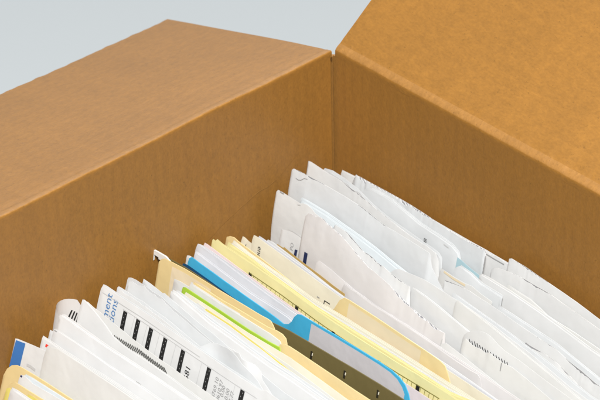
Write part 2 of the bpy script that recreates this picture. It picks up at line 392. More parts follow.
def torn_env(label, y, pts, dips, mb='white', mf='white', gap=1.5, own=.0009, wfreq=30, marks=(), end=True, amp=.0004, name='envelope', cat='envelope', back='inner_grey', base=.12, **k):
    """an envelope ripped open: the front panel dips raggedly below the back one between the given columns"""
    _seed[0] += 2; sd = _seed[0]; fr = []; bk = []
    for (a, va), (b, vb) in zip(pts, pts[1:]):
        n = max(1, int(abs(b-a)/1.1))
        for i in range(n):
            u = a+(b-a)*i/n; v = va+(vb-va)*i/n; dv = base
            for (u0, u1, dp) in dips:
                if u0 < u < u1:
                    t = (u-u0)/(u1-u0); win = min(1, 6*t, 6*(1-t))
                    dv += .8*dp*win*(.45+.75*noise.noise(Vector((u*.13, sd, 0)))+.5*noise.noise(Vector((u*.5, sd, 3))))
            fr.append((u, v+(max(.7, dv)+.45*noise.noise(Vector((u*1.7, sd, 7))) if dv > base+.01 else base)))
    fr.append((pts[-1][0], pts[-1][1]+base))
    S1 = Sheet(y, seed=sd, own=own, wfreq=wfreq); S2 = Sheet(y-gap, seed=sd+.5, own=own, wfreq=wfreq)
    x, z = S1.hit(*pts[0]); root = empty(name, (x, y/1000, ZB)); tag(root, label, cat)
    us = [d[0] for d in dips]+[d[1] for d in dips]
    def vat(u):
        for (a, va), (b, vb) in zip(pts, pts[1:]):
            if a <= u <= b and b > a: return va+(vb-va)*(u-a)/(b-a)
        return pts[-1][1]
    tr = (min(us), max(us), vat(min(us)), vat(max(us)))
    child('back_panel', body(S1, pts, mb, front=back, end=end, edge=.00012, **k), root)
    child('front_panel', body(S2, fr, mf, end=end, marks=marks, step=.0025, **k), root)
    return root, S2
def strip_label(root, S, pts, depth, m, inset=.0008, off=.0004, name='tab_label'):
    """a paper label stuck on a folder tab, following its top edge"""
    top = [S.hit(*p) for p in pts]; xs = []
    for (a, za), (b, zb) in zip(top, top[1:]):
        n = max(1, int((b-a)/.003))
        for i in range(n): xs.append((a+(b-a)*i/n, za+(zb-za)*i/n))
    xs.append(top[-1]); vs = []; fs = []; rows = 8
    for (x, z) in xs:
        for j in range(rows+1): vs.append(S.at(x, z-inset-depth*j/rows, off=off))
    for i in range(len(xs)-1):
        for j in range(rows): a = i*(rows+1)+j; fs.append((a, a+1, a+rows+2, a+rows+1))
    me = mesh_from(vs, fs, [M[m]])
    if root.type == 'EMPTY': return child(name, me, root)
    return link(name, me, root)

# ---- against the far wall -------------------------------------------------
sheet('sheet', 'white sheet standing last in the row, its corner peeping out behind the torn pinkish envelope', 'sheet', -4.5,
      [(341.5, 173), (342.5, 170.8), (356, 177.5), (430, 219), (487, 251), (506, 262.5), (560, 297), (600, 324), (640, 350)], marks=[('l', 'ink_grey', [(487, 253), (495, 258), (505, 264)], .0006)], torn=(486, 506))
torn_env('white envelope with a sharp corner and ragged printed edge near the far wall at right', -6.4,
      [(507.5, 268), (509.5, 258.5), (512, 258.5), (525, 266.4), (545, 280.6), (575, 301.6), (600, 320), (640, 346)],
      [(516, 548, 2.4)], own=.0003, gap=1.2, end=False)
torn_env('pinkish white envelope torn open along its top, leaning on the far cardboard wall', -9,
      [(353, 182), (356.7, 174.3), (362, 177), (375, 184.5), (400, 199), (430, 217), (450, 230), (467, 240), (485.5, 249.5), (486.3, 254)],
      [(357, 367, 9), (366, 392, 4.5), (390, 436, 5.5), (436, 484, 1.8)], mb='pinkish', mf='white_cool', gap=1.9, amp=.0006, back='tint')
sheet('sheet', 'white sheet with a rounded end and small print, just before the torn pinkish envelope', 'sheet', -14,
      [(364, 190), (372, 190), (385, 197.5), (392, 202), (405, 213), (419, 224.5), (430, 231.5), (439, 237), (452, 246), (458, 253.5), (459.5, 260), (461, 276)], 'white_cool', end=True,
      marks=[('t', 'ink', 'III', (428.5, 242), .0032, 'up'), ('l', 'ink_light', [(445, 243.5), (450, 247)], .0006)])
torn_env('white envelope with rounded left corner and ripped dark edge near the far wall at right', -14.6,
      [(490.5, 277), (491.5, 270), (494, 267.8), (498, 268), (505, 270.6), (515, 274.5), (522, 278), (535, 286), (549, 294), (560, 302), (580, 316), (600, 330), (640, 356)],
      [(512, 551, 3.2)], own=.0004, gap=1.3, end=False)
sheet('sheet', 'thin teal sheet showing between white sheets near the far wall', 'sheet', -17.2,
      [(458, 257), (462, 260), (468, 265.5), (474, 270.5), (481, 276), (492, 283)], 'teal', end=True)
sheet('sheet', 'small white sheet with a pointed left corner, tucked before the scribbled edge at right', 'sheet', -19,
      [(505, 292), (508, 285.6), (513, 289), (530, 300), (540, 309), (547, 316), (556, 322), (575, 333.5), (600, 350), (640, 377)], 'white_warm')
envelope('bundle of greyish envelopes with frayed edges behind the tall pointed sheet', -19.5,
      [(322.5, 171), (325, 168), (333, 170.5), (343, 177), (350, 182.5), (358, 189), (366, 197), (375, 206), (387, 216), (400, 225.5), (420, 239), (432, 247), (439.5, 252.5), (442.5, 257.5), (443.2, 276)],
      [(324, 173), (330, 172), (340, 179), (347, 184), (353, 190), (360, 194), (366, 201), (374, 208.5), (387, 219), (400, 228), (420, 241.5), (432, 249.5), (438.5, 254.5), (441, 259), (442, 276)],
      mb='grey', mf='grey', gap=1.4, tornf=(333, 376, 172, 209), end=True, amp=.0006)
sheet('sheet', 'white sheet with a clean edge rising from beside the teal sheet to the right edge', 'sheet', -23.5,
      [(478, 284), (480, 274.5), (484, 276.5), (510, 293), (540, 314), (560, 328.5), (586, 347.5), (600, 357), (640, 384)])
torn_env('tall white envelope with the highest pointed corner, by the corner of the box', -25.5,
      [(307.8, 166), (308.5, 161), (311, 162), (320, 168), (330, 175), (340, 181), (347, 186), (354, 191), (362.5, 197.5), (370, 204), (385, 216), (397, 225.5), (410, 235), (428, 246.5), (436, 253), (439, 261), (440, 280)],
      [(341, 372, 3.4), (376, 425, 1.6)], gap=1.3)
sheet('sheet', 'white sheet showing as a plain band behind the tan card', 'sheet', -28,
      [(455, 268), (459, 266), (470, 274), (480, 284), (500, 297)], 'white_cool', end=True)
sheet('card', 'off-white card with a pale tan line to the right of the big squared sheet', 'card', -31,
      [(440.5, 271), (442, 268), (455, 277), (466, 283.5), (472, 286), (481, 294), (492, 302)], 'white_warm', end=True, marks=[('l', 'label_tan', [(445, 271), (455, 278.5), (466, 285)], .0012)])
torn_env('long white envelope with a ragged left corner right of the big squared envelope', -36.5,
      [(442.5, 294), (445, 280.2), (448, 281), (460, 285.6), (470, 290.6), (479, 297), (495, 308.5), (510, 319), (525, 329), (538, 337.5), (556, 349), (570, 362), (583, 372), (596, 383), (610, 393), (650, 419)],
      [(446, 484, 1.6), (536, 558, 1.8), (566, 600, 4)], own=.0007, wfreq=32, gap=1.4, end=False)
torn_env('big white squared envelope with a crinkled upper left edge and a notched right end', -40.5,
      [(290.8, 175), (291.8, 169.8), (293.5, 168.6), (300, 171.4), (310, 176.6), (320, 182), (332, 189), (345, 196.5), (355, 203), (362, 207.5), (369, 213), (376, 218.6), (383, 224), (389.5, 228.2), (405, 237.5), (420, 246.5), (430.3, 253), (431.5, 260), (432.5, 267), (438, 279), (443.7, 290.5), (444.2, 296)],
      [(295, 324, 2.6), (358, 391, 2.8)], mb='white_cool', mf='white_cool', gap=1.4, own=.0004, wfreq=24,
      marks=[('l', 'ink_grey', [(297, 177.5), (299.5, 179.3), (302, 179.5), (305, 178), (308, 179)], .00035)])
torn_env('torn white envelope at the lower right, its edge curling open', -44.6,
      [(519, 348), (522, 345.5), (525.5, 342.8), (529, 346), (533.5, 349), (545, 355), (554, 360.5), (560, 366), (568, 374), (576, 382), (590, 394), (600, 401)],
      [(521, 540, 3), (548, 599, 2.6)], own=.0010, wfreq=55, gap=1.8)
for i, (dy, dv) in enumerate([(0, 0), (-1.7, 3.5)]):
    sheet('sheet', 'pale bluish sheet between the two white envelopes left of centre, ' + ('the higher of two' if i == 0 else 'the lower of two'), 'sheet', -46.5+dy,
      [(300, 202+dv), (301, 198+dv), (313, 205+dv), (326, 213+dv), (345, 226.5+dv), (360, 237+dv), (375, 248+dv), (390, 260+dv), (401, 268.5+dv), (408, 274+dv)], 'pale_blue', end=True)
sheet('sheet', 'long white sheet whose bent corner starts below the notched end of the squared envelope', 'sheet', -50.5,
      [(391, 272), (396, 269), (400, 268.6), (411, 273.5), (424, 279), (433, 284.5), (443.5, 291.5), (470, 309), (495, 327), (510, 339), (530, 354), (550, 370), (572, 388), (590, 401)], own=.0004)
sheet('envelope', 'white envelope with a bumpy folded flap, leftmost of the upright white envelopes', 'envelope', -53.5,
      [(275.6, 199), (276.6, 191.5), (278.3, 189.8), (284, 193), (290, 197), (300, 203.6), (303, 203.6), (307, 205), (311, 208.5), (315, 213.5), (330, 226), (350, 243), (370, 261), (395, 283)], 'white', end=True, own=.0005,
      marks=[('l', 'ink_grey', [(280.5, 191.2), (282.5, 192.7), (284.5, 193.6)], .0007), ('l', 'ink_light', [(298, 204.2), (301, 205)], .0005)])
sheet('sheet', 'white sheet in the gap between the torn pinkish-white envelope and the long bent one', 'sheet', -55,
      [(411, 292), (413.5, 288), (425, 296), (440, 308), (452, 318.5), (462, 327), (480, 342), (510, 364), (540, 388), (560, 403)])
sheet('card', 'white reply card with a small dark bar behind the torn pinkish-white envelope', 'card', -55.5,
      [(280.6, 232), (281.7, 226.7), (284, 227.4), (292, 230.5), (302, 236), (320, 248), (340, 264)], 'white', end=True,
      marks=[('q', 'ink_navy', [(296.8, 248.3), (295.6, 257.5), (298.3, 258.3), (299.4, 249.2)]), ('t', 'ink_grey', 'PO', (294.8, 250), .0034, 'up'), ('l', 'ink_light', [(287, 228.8), (293, 231.7), (302, 237.5)], .0003)])
torn_env('narrow white envelope with a torn wavy edge and squared right end, left of centre', -56.6,
      [(331.5, 231), (334.5, 225.4), (340, 228.5), (346.5, 232.5), (352, 238.5), (358.5, 246), (364, 252), (368, 253.5), (373, 257), (378, 262.2), (385, 267), (392, 273.5), (400, 279.5), (410.3, 286.6), (410.8, 304)],
      [(344, 362, 2), (364, 383, 4.5), (384, 409, 3)], own=.0008, wfreq=45, gap=1.2)
for yy, lab, P_, m in [
    (-21.9, 'thin white sheet just behind the clean edged white sheet at right', [(486, 279), (488, 276), (512, 291.5), (540, 311), (560, 325.5), (586, 344.5), (620, 369)], 'white_warm'),
    (-34.2, 'thin cool white sheet behind the long envelope with the ragged left corner', [(496, 311), (498, 307), (520, 321.5), (556, 345), (583, 367), (620, 396)], 'white_cool'),
    (-48.7, 'white sheet edge starting midway behind the long bent white sheet', [(451, 297), (453, 293), (480, 313), (510, 334.5), (550, 364.5), (590, 396)], 'white_cool'),
    (-52.3, 'off-white sheet just in front of the long bent white sheet', [(455, 304), (457.5, 301), (480, 318.5), (510, 343), (560, 383), (585, 403)], 'white_warm')]:
    sheet('sheet', lab, 'sheet', yy, P_, m)
# security-lined envelope lying open at the right
Sx = None
_seed[0] += 1
root = empty('envelope', (.2, -.058, ZB)); tag(root, 'white envelope gaping open with a hatched lining at the lower right', 'envelope')
Sb = Sheet(-57.5, seed=301, own=.0003)
hb = []
for i in range(15):
    u = 469.5+i*2.7; v = 336.8+i*1.72 + (1.2 if i < 2 else 0)
    hb.append(('l', 'ink', [(u+.9, v+.4), (u+2.3, v+4.2), (u+4.8, v+9.5)], .0005))
child('back_panel', body(Sb, [(462.6, 338), (464, 335), (467, 332.6), (472, 331.2), (478, 331.2), (484, 332.6), (489, 335.4), (493, 339), (498, 345), (506, 352), (520, 361), (545, 380), (575, 402)], 'white', marks=hb), root)
Sf = Sheet(-60, seed=302, own=.0007)
child('front_panel', body(Sf, [(463, 342), (466, 338.5), (470, 343), (475, 347.5), (480, 349), (486, 353.5), (489, 352.6), (494, 357), (501, 362.5), (512, 368), (525, 378), (545, 394), (555, 402)], 'white_warm', torn=(466, 500, 340, 360), tornamp=.0003,
      marks=[('l', 'ink_grey', [(501.5, 363), (501, 370.5)], .0006)]), root)
torn_env('large pinkish-white envelope with a dark bar and a long torn lower edge, right of centre', -61.0,
      [(301, 240), (303.5, 225), (305.3, 216), (308, 213.8), (312, 214.4), (316, 217), (320, 217.6), (324, 220), (326.5, 224), (331, 226.8), (335, 231), (341, 235.5), (348, 244), (356, 253), (368, 266.5), (382, 278), (390, 285), (395, 290.5), (404, 300), (412, 308), (425, 319), (436, 328), (444.3, 333.5), (444.8, 356)],
      [(322, 345, .8), (352, 372, 2.2), (390, 443, 5)], mb='pinkish', mf='pinkish', back='tint', own=.0005, wfreq=30, gap=1.3, amp=.0008,
      marks=[('q', 'ink_navy', [(307.4, 250), (305.3, 262.5), (308.4, 265.5), (310.6, 252)]), ('l', 'ink_light', [(443, 338.5), (439.7, 353)], .0006)])
sheet('sheet', 'white sheet running just below the hatched envelope, right of the torn end', 'sheet', -63.2,
      [(441, 344), (446, 343), (460, 354), (480, 370), (500, 386), (520, 402)])
sheet('sheet', 'faintly pink sheet low in front of the large torn envelope', 'sheet', -64.5,
      [(316, 263), (319, 261), (330, 268.8), (342, 279), (354.5, 289.5), (375, 304), (395, 318), (430, 342), (480, 375), (530, 408)], 'pinkish')
sheet('sheet', 'short pink-white sheet with a squared corner behind the tan tabbed folder', 'sheet', -66.5,
      [(340, 297), (342, 290), (344.3, 284.6), (357, 293), (371, 303.5), (400, 322.5), (430, 343), (455, 361), (470, 371), (477, 374.5), (480, 379), (482, 392)], 'pinkish', end=True)
sheet('envelope', 'brown kraft envelope, only a strip showing behind the cream cards', 'envelope', -69,
      [(274.5, 250), (277, 244.3), (280, 246.2), (283, 248), (284, 247.3), (290, 252.5), (305, 264.5), (320, 275.5), (333, 285.5), (345, 294)], 'kraft_paper', end=True)
sheet('sheet', 'white sheet against the brown kraft strip', 'sheet', -71,
      [(265.8, 243), (267.3, 240), (272, 242.5), (290, 256), (305, 267.5), (330, 287), (345, 297.5), (380, 320), (420, 347), (470, 381), (500, 402)], 'white')
sheet('sheet', 'white sheet with a grey edge directly behind the cream card with rotated print', 'sheet', -73,
      [(257, 240), (258.6, 236.6), (263, 239.6), (300, 266), (333, 290.5), (345, 299), (400, 336), (430, 356), (460, 376), (500, 403)], 'lilac')
sheet('card', 'cream card with small rotated print at its upper left corner', 'card', -75.5,
      [(251.8, 240), (253.6, 235.2), (256, 236.5), (280, 254), (300, 268.5), (320, 283), (333, 292), (350, 304), (400, 338), (450, 372), (500, 405)], 'cream',
      marks=[('t', 'ink', 'ence', (258.5, 245.5), .0046, 'down'), ('l', 'ink_grey', [(318, 296), (320.5, 297.6)], .0006), ('l', 'ink', [(325.5, 300), (325, 303.5)], .0005), ('l', 'ink', [(325.5, 300), (331, 303.6)], .0005)], pages=False)
sheet('sheet', 'cream sheet peeping out left of the cream card with rotated print', 'sheet', -74.9,
      [(246, 243), (247.5, 241), (255, 247), (280, 266), (300, 281), (320, 296), (333, 305), (345, 313)], 'cream', end=True)
sheet('card', 'grey-edged cream card with a dark cut-out at its upper left corner', 'card', -74.3,
      [(241, 241), (242.6, 236.4), (245, 238), (256, 248.5), (280, 267.5), (300, 282.5), (320, 297.5), (331, 305.5)], 'cream', end=True,
      marks=[('q', 'ink', [(246.3, 243.8), (245.5, 247.3), (249, 250), (250.2, 247)])])
o, S = sheet('file_folder', 'tan file folder with a long labelled tab right of centre', 'folder', -85,
      [(225.5, 243), (226.9, 236.8), (230, 236.3), (234.3, 237.6), (238, 241), (250, 250), (270, 265.5), (300, 288.5), (320, 303), (329, 309.5), (334, 309.3), (337.5, 304), (340, 300), (344.3, 297.6), (350, 300.3), (375, 316.5), (400, 333.5), (425, 350.3), (440, 361), (445, 366), (447.5, 373), (450, 383), (454, 391), (462, 398), (480, 410)], 'tan', th=.0004)
strip_label(o, S, [(350, 301), (375, 317.5), (400, 334.5), (422, 349)], .022, 'label_tan', inset=.001, off=.00055)
for i, (dy, dv, m, lab) in enumerate([(-89, 0, 'cream', 'cream sheet nearest to the tan folder, between it and the yellow form'), (-91.5, 3.6, 'white_warm', 'off-white sheet in the middle of the pale sheets behind the yellow form'), (-94, 7, 'pale_yellow', 'pale yellow sheet directly behind the yellow form')]):
    sheet('sheet', lab, 'sheet', dy, [(231-i*2.5, 246+dv*.3), (233-i*2.5, 242.5+dv*.3), (250, 256.5+dv*.5), (270, 270.5+dv*.7), (315, 302+dv*.8), (350, 322.5+dv), (385, 345+dv), (420, 367.5+dv), (450, 387+dv), (480, 406)], m)
ym = []
def yl(u): # top edge of the form in the picture
    P_ = [(212.5, 240), (240, 257), (280, 284), (315, 309), (350, 333), (395, 362), (440, 389), (460, 402)]
    for (a, b), (c, d) in zip(P_, P_[1:]):
        if u <= c: return b+(d-b)*(u-a)/(c-a)
for u in (249.3, 296.3, 333, 378, 417): ym.append(('bar', 'ink', (u, yl(u)+8.6), .0024, .0058))
ym.append(('l', 'ink_olive', [(u, yl(u)+9.2) for u in range(250, 441, 10)], .0004))
for i in range(44): u = 254+i*4.4; ym.append(('l', 'ink_olive', [(u, yl(u)+9.2), (u-.9, yl(u)+15.5)], .0003))
for i in range(12): u = 268+i*1.7; ym.append(('l', 'ink_olive', [(u, yl(u)+12.5), (u-.3, yl(u)+13.8)], .0005))
sheet('form', 'yellow printed form with black bars and tick marks along its upper edge', 'form', -97.5,
      [(211.6, 244), (212.6, 239.6), (215, 241.6), (216.6, 239.8), (222, 244.5), (240, 257), (280, 284), (315, 309), (350, 333), (395, 362), (440, 389), (460, 402)], 'pale_yellow', marks=ym)
sheet('sheet', 'pale pink edged sheet beside the yellow form', 'sheet', -101.5,
      [(203.3, 246), (204.6, 242.8), (207, 244.2), (240, 269.5), (265, 288), (290, 305.5), (330, 333), (360, 353), (400, 380)], 'pale_pink')
sheet('sheet', 'white sheet on the blue folder side of the pink edged sheet', 'sheet', -103.5,
      [(200, 248), (201.5, 245), (204, 246), (240, 271.5), (265, 290), (290, 308), (320, 330)], 'lilac', end=True)
sheet('sheet', 'tall lilac-white sheet between the blue folder and the pink edged sheet', 'sheet', -106,
      [(195.2, 250), (197.2, 244.6), (200, 245.4), (240, 275.5), (265, 293.5), (287, 308.5), (297, 315), (302, 322)], 'lilac', end=True)
sheet('sheet', 'low lilac-white sheet with a stepped corner just behind the blue folder', 'sheet', -109.5,
      [(193.5, 258), (195, 252.4), (198, 254.5), (220, 271.5), (250, 294), (275, 309.5), (288, 318), (292, 322)], 'lilac', end=True)
sheet('sheet', 'white sheet whose corner sticks out left of the blue folder', 'sheet', -113,
      [(185.6, 262), (186.6, 256.6), (189, 257.2), (200, 265), (230, 287), (260, 308)], 'white', end=True)
o, S = sheet('file_folder', 'bright blue file folder with a long grey labelled tab', 'folder', -116,
      [(188, 262), (189.6, 258), (191.6, 257.2), (200, 263.5), (230, 285), (260, 306), (278, 319), (284, 323.8), (289, 324), (292.5, 321), (295, 316.5), (298, 314), (302, 314.6), (313, 321), (335, 334), (360, 349.5), (380, 362), (392, 370.5), (400, 378), (405, 385), (408.5, 394), (411, 406), (415, 414)], 'blue', th=.0005)
strip_label(o, S, [(313, 322), (335, 335.2), (360, 350.5), (380, 363.2), (391, 371), (398, 378), (403, 386), (405.5, 393)], .030, 'label_lilac', inset=.0005, off=.00065)
sheet('file_folder', 'dark navy folder edge showing under the blue folder', 'folder', -121.5,
      [(180.5, 268), (183, 263.4), (187, 265), (200, 274.5), (220, 289), (240, 303)], 'navy', end=True)
# hanging file with its hook
_seed[0] += 1
S = Sheet(-130.5, seed=500, own=.0002)
root = empty('hanging_folder', (.02, -.1305, ZB)); tag(root, 'dark olive hanging folder with slots along the top and a white hook', 'hanging folder')
hm = []
for u, v in ((280.5, 335), (313, 352), (346, 371.5), (379, 391)): hm += [('l', 'slot', [(u, v-1.5), (u-.5, v+6)], .0014), ('l', 'cream', [(u+1, v+.5), (u+.6, v+3)], .0006)]
child('panel', body(S, [(166.5, 262), (168, 257.6), (185, 267.2), (200, 277), (240, 303.6), (262, 317), (290, 330.5), (314, 345), (347, 364.5), (380, 384.5), (400, 397), (420, 410)], 'olive', th=.0005, marks=hm), root)
S2 = Sheet(-131.5, seed=501, own=0)
def hook():
    out = [(170, 261.4), (165.3, 256.6), (158, 252.2), (150.6, 248.2), (149.6, 249), (149.4, 259.4), (150.3, 260.4), (153.6, 260.2), (153.9, 254.2), (158.5, 257.2), (158.7, 259.2), (163, 261.2), (170, 265.6)]
    pr = [S2.hit(*p) for p in out]; n = len(pr)
    vs = [S2.at(x, z, off=.0002) for x, z in pr] + [S2.at(x, z, off=-.0007) for x, z in pr]
    fs = [tuple(range(n)), tuple(range(2*n-1, n-1, -1))] + [(i, (i+1) % n, n+(i+1) % n, n+i) for i in range(n)]
    me = mesh_from(vs, fs, [M['plastic']], smooth=False); child('hook', me, root)
hook()
mo, mS = sheet('file_folder', 'manila folder with a pale label, hanging beside the white hook', 'folder', -135,
      [(157.6, 272), (157.8, 266), (159, 261.6), (161.5, 259.2), (164.8, 258.6), (185, 269.3), (200, 278.5), (220, 290.5), (245, 305.5), (262, 315.5), (268, 318.5), (271.5, 321), (274, 325.5), (276.5, 332), (284, 342)], 'manila', end=True, th=.0004)
strip_label(mo, mS, [(173, 264.2), (185, 270.6), (200, 279.8), (212, 287.2)], .02, 'label_tan', inset=.0012, off=.00055)
sheet('card', 'off-white card standing against the manila folder with the pale label', 'card', -137,
      [(172.6, 285), (173.8, 279), (180, 282), (186, 285.6), (200, 294.5), (230, 313.5), (260, 332)], 'white_warm', end=True)
sheet('file_folder', 'cream folder with a rounded tab end beside the dark olive hanging folder', 'folder', -138.8,
      [(191.5, 286), (194, 282.6), (200, 286), (218, 297.5), (245, 312.8), (269, 327), (277, 330.2), (283, 334), (286.5, 338.5), (287.6, 344), (288, 354)], 'tan', end=True, th=.0004)
sheet('sheet', 'off-white sheet inside the cream folder above the lime edge', 'sheet', -140,
      [(188, 288), (190, 284.6), (200, 291), (220, 304), (250, 321.5), (270, 333.5), (280, 341), (283, 348)], 'white_warm', end=True)
sheet('file_folder', 'cream-orange folder whose tab starts where the lime edge ends', 'folder', -141.6,
      [(276, 356), (277.6, 348), (280.5, 344.4), (285, 344), (290, 346.4), (300, 353), (330, 373), (360, 393.4), (380, 407)], 'tan', th=.0004)
o, S = sheet('file_folder', 'folder with a bright lime green upper edge', 'folder', -143.4,
      [(181.6, 292), (182.8, 287.4), (185, 287.6), (200, 297.5), (220, 310.3), (250, 329.8), (270, 341.6), (280.5, 347), (282, 358)], 'lime', end=True, th=.0005)
for i, (yy, lab, m, P_) in enumerate([
    (-145.2, 'cream sheet right under the lime green edge', 'cream', [(183.5, 295.5), (185.5, 292.4), (200, 301.2), (220, 314.0), (250, 333.4), (270, 345.4), (290, 357.6), (320, 379.5), (345, 398)]),
    (-146.8, 'off-white sheet between the cream sheet and the yellow edge', 'white_warm', [(194, 305), (197, 303), (220, 318.6), (250, 338), (270, 352), (290, 366), (320, 388), (338, 402)]),
    (-148.3, 'yellow sheet, a thin line beside the white stack in the middle', 'yellow', [(203, 311), (206, 308.8), (230, 324), (260, 346), (290, 370), (310, 386), (328, 400)])]):
    sheet('sheet', lab, 'sheet', yy, P_, m, pages=False)
sheet('sheet', 'white sheet hugging the yellow edge beside the white stack in the middle', 'sheet', -149,
      [(203.5, 314), (206.5, 311.5), (230, 326.2), (260, 348), (290, 372.2), (310, 388), (328, 402)], 'white', pages=False)
for i in range(3):
    yy = -149.9-i*1.5; dv = i*3.2
    sheet('sheet', ['crisp white sheet, rearmost of three fanned beside the yellow edge', 'crisp white sheet, middle one of three fanned beside the yellow edge', 'crisp white sheet with a black dot, foremost of three fanned beside the yellow edge'][i], 'sheet', yy,
      [(172.4-i*1.5, 298), (173.6-i*1.5, 292.2-(1.2 if i == 1 else 0)), (177-i, 294+dv*.2), (209, 317.5+dv), (230, 332+dv), (250, 346.5+dv), (270, 361+dv), (290, 374+dv), (325, 399+dv)], 'bright' if i else 'white_cool',
      marks=[('q', 'ink', [(171.3, 300.8), (170.8, 302.4), (174, 304.4), (174.4, 302.6)])] if i == 2 else [])
# crumpled envelopes
sheet('envelope', 'thin white envelope with a raised sharp corner left of the manila folder', 'envelope', -155,
      [(142.4, 284), (143.6, 278.8), (150, 283.5), (162, 293.4), (164, 293.3), (172, 300.5), (180, 307), (190, 315.5), (200, 324), (212, 333), (225, 344), (240, 356.5), (260, 372), (285, 393)], 'white_cool', own=.0006)
envelope('crumpled greyish white envelope with a blunt folded corner', -157.5,
      [(126.3, 285), (126.8, 279), (128.5, 277.6), (131, 277.7), (136, 280), (141, 283.5), (147, 287.3), (152, 291.5), (160, 296.4), (166, 301.5), (172, 307.5), (181, 314.5), (190, 322), (200, 331), (212, 341), (225, 350), (240, 362)],
      [(126.6, 290), (127.3, 283), (130, 281), (135, 282.6), (139, 286), (144, 287), (149, 291.2), (156, 296.5), (162, 300.4), (170, 308), (180, 316.5), (190, 325), (200, 333.5), (212, 343), (225, 353), (240, 365)],
      mf='white_cool', gap=2.0, tornf=(130, 180, 282, 316), end=True, amp=.0006, backfront='grey')
envelope('creased white envelope directly behind the form with heavy black bars', -164,
      [(116.4, 293), (117.6, 287.3), (119, 286.3), (122, 288), (130, 293.6), (136, 298), (143, 301.8), (150, 307.6), (157, 312.6), (165, 318), (172, 323.6), (180, 330.3), (190, 338.5), (205, 350.5), (225, 366)],
      [(116.8, 296), (118.3, 291), (122, 291), (130, 296.6), (136, 300.5), (143, 305.5), (150, 309.5), (157, 315.6), (165, 321.4), (172, 327), (180, 333.6), (190, 341.5), (205, 353.5), (225, 369)],
      mf='white', gap=1.6, tornf=(122, 160, 291, 318), end=True, amp=.0005)
sheet('envelope', 'bright crumpled envelope end folded over in the middle of the lower edge', 'envelope', -161.8,
      [(222, 352), (226, 347.5), (231, 346.8), (236, 350), (240.5, 352), (243, 358), (248, 361), (256, 366.5), (261, 372), (263, 380), (270, 392), (276, 402)], 'bright', own=.0022, wfreq=75, end=True, step=.0016,
      zstep=[0, .012, .025, .04, .055, .075, .1, .13, .17, .22, .3, .42, .6, .8, 1], torn=(226, 262, 348, 372), tornamp=.0006)
sheet('wrapper', 'bulging crumpled translucent wrapper behind the right part of the barred form', 'wrapper', -169,
      [(193, 349), (197, 347), (203, 345.4), (210, 343.2), (216, 343.8), (222, 346), (228, 347.6), (234, 351), (239, 356), (243, 363), (250, 372), (258, 381), (264, 391), (270, 401)], 'white_cool', own=.0024, wfreq=52, end=True, step=.0016,
      zstep=[0, .012, .025, .04, .055, .075, .1, .13, .17, .22, .3, .42, .6, .8, 1])
# form with black bars
def fl(u):
    P_ = [(103.3, 285.6), (140, 309.5), (166.5, 327.6), (200, 349.5), (261, 390), (285, 405)]
    for (a, b), (c, d) in zip(P_, P_[1:]):
        if u <= c: return b+(d-b)*(u-a)/(c-a)
fm = []
for u in (124.6, 137.4, 150.2, 164.6, 182.6, 209, 242.4): fm.append(('bar', 'ink', (u, fl(u)+10.3), .0030, .030, 1))
fm.append(('l', 'ink_light', [(u, fl(u)+6.2) for u in (103.5, 120, 140, 165, 185, 201)], .00035))
fm.append(('l', 'ink_light', [(u, fl(u)+9.5) for u in (124, 150, 180, 210, 240, 258)], .00022))
for u in (135.5, 148, 160.5, 177, 203.5, 237): fm.append(('l', 'ink_light', [(u, fl(u)+9.7), (u-5, fl(u)+32)], .00022))
fm.append(('t', 'ink_blue', 'Payment', (106.2, 334.5), .0064, 'up')); fm.append(('t', 'ink_blue', 'options', (112.6, 335.5), .0064, 'up'))
fm.append(('t', 'ink', '2681', (189.2, 384.5), .0050, 'up'))
for k, tx in enumerate(('8769.10', '8610.97', '0.00', '0.00', '7.77')): fm.append(('t', 'ink_grey', tx, (217.0+k*4.3, 397.5+k*2.9 - (7 if k > 1 else 0)), .0034, 'up'))
o, S = sheet('form', 'white printed form with seven heavy black bars and blue rotated words', 'form', -174,
      [(101.6, 291), (103.2, 286), (106, 287), (120, 296.5), (140, 309.5), (166.5, 327.6), (200, 349.5), (230, 369.5), (261, 390), (266, 390), (285, 404)], 'white', marks=fm, wave=.0006)
sheet('sheet', 'white backing page one layer behind the form with heavy black bars', 'sheet', -172.4,
      [(101, 289), (103.6, 284.3), (107, 286), (120, 295), (140, 308), (166.5, 326), (200, 348), (240, 374)], 'white_cool', wave=.0006)
hm = []
def hl(u):
    P_ = [(85, 301), (94, 307.5), (110, 320.5), (130, 337), (150, 352), (165, 362.5), (186, 377), (215, 397)]
    for (a, b), (c, d) in zip(P_, P_[1:]):
        if u <= c: return b+(d-b)*(u-a)/(c-a)
for i in range(27):
    u = 106+i*2.25; v = hl(u)
    top = 12.5-min(i, 14)*.55 if i < 15 else 4.6
    hm.append(('l', 'ink_dark', [(u, v+top), (u+3.4, v+top+6.5)], .0007))
sheet('form', 'curved sheet with a zebra-hatched band, in front of the barred form', 'form', -181.5,
      [(83.4, 304), (85.4, 301), (88, 302), (94, 307.5), (110, 320.5), (130, 337), (150, 352), (165, 362.5), (186, 377), (215, 397), (225, 404)], 'white_warm', marks=hm)
sheet('sheet', 'white sheet with a tall corner right of the curled page, some tiny print on it', 'sheet', -191.5,
      [(79.6, 309), (82.3, 300.2), (84.5, 300.6), (88, 304.5), (97, 315), (106, 326.5), (113, 336.5), (122, 344.6), (135, 354), (150, 363.5), (165, 373.5), (185, 388), (203, 401)], 'white',
      marks=[('l', 'ink_grey', [(113, 351), (116, 353.5)], .0006), ('l', 'ink_light', [(119, 355.5), (126, 361)], .0004)])
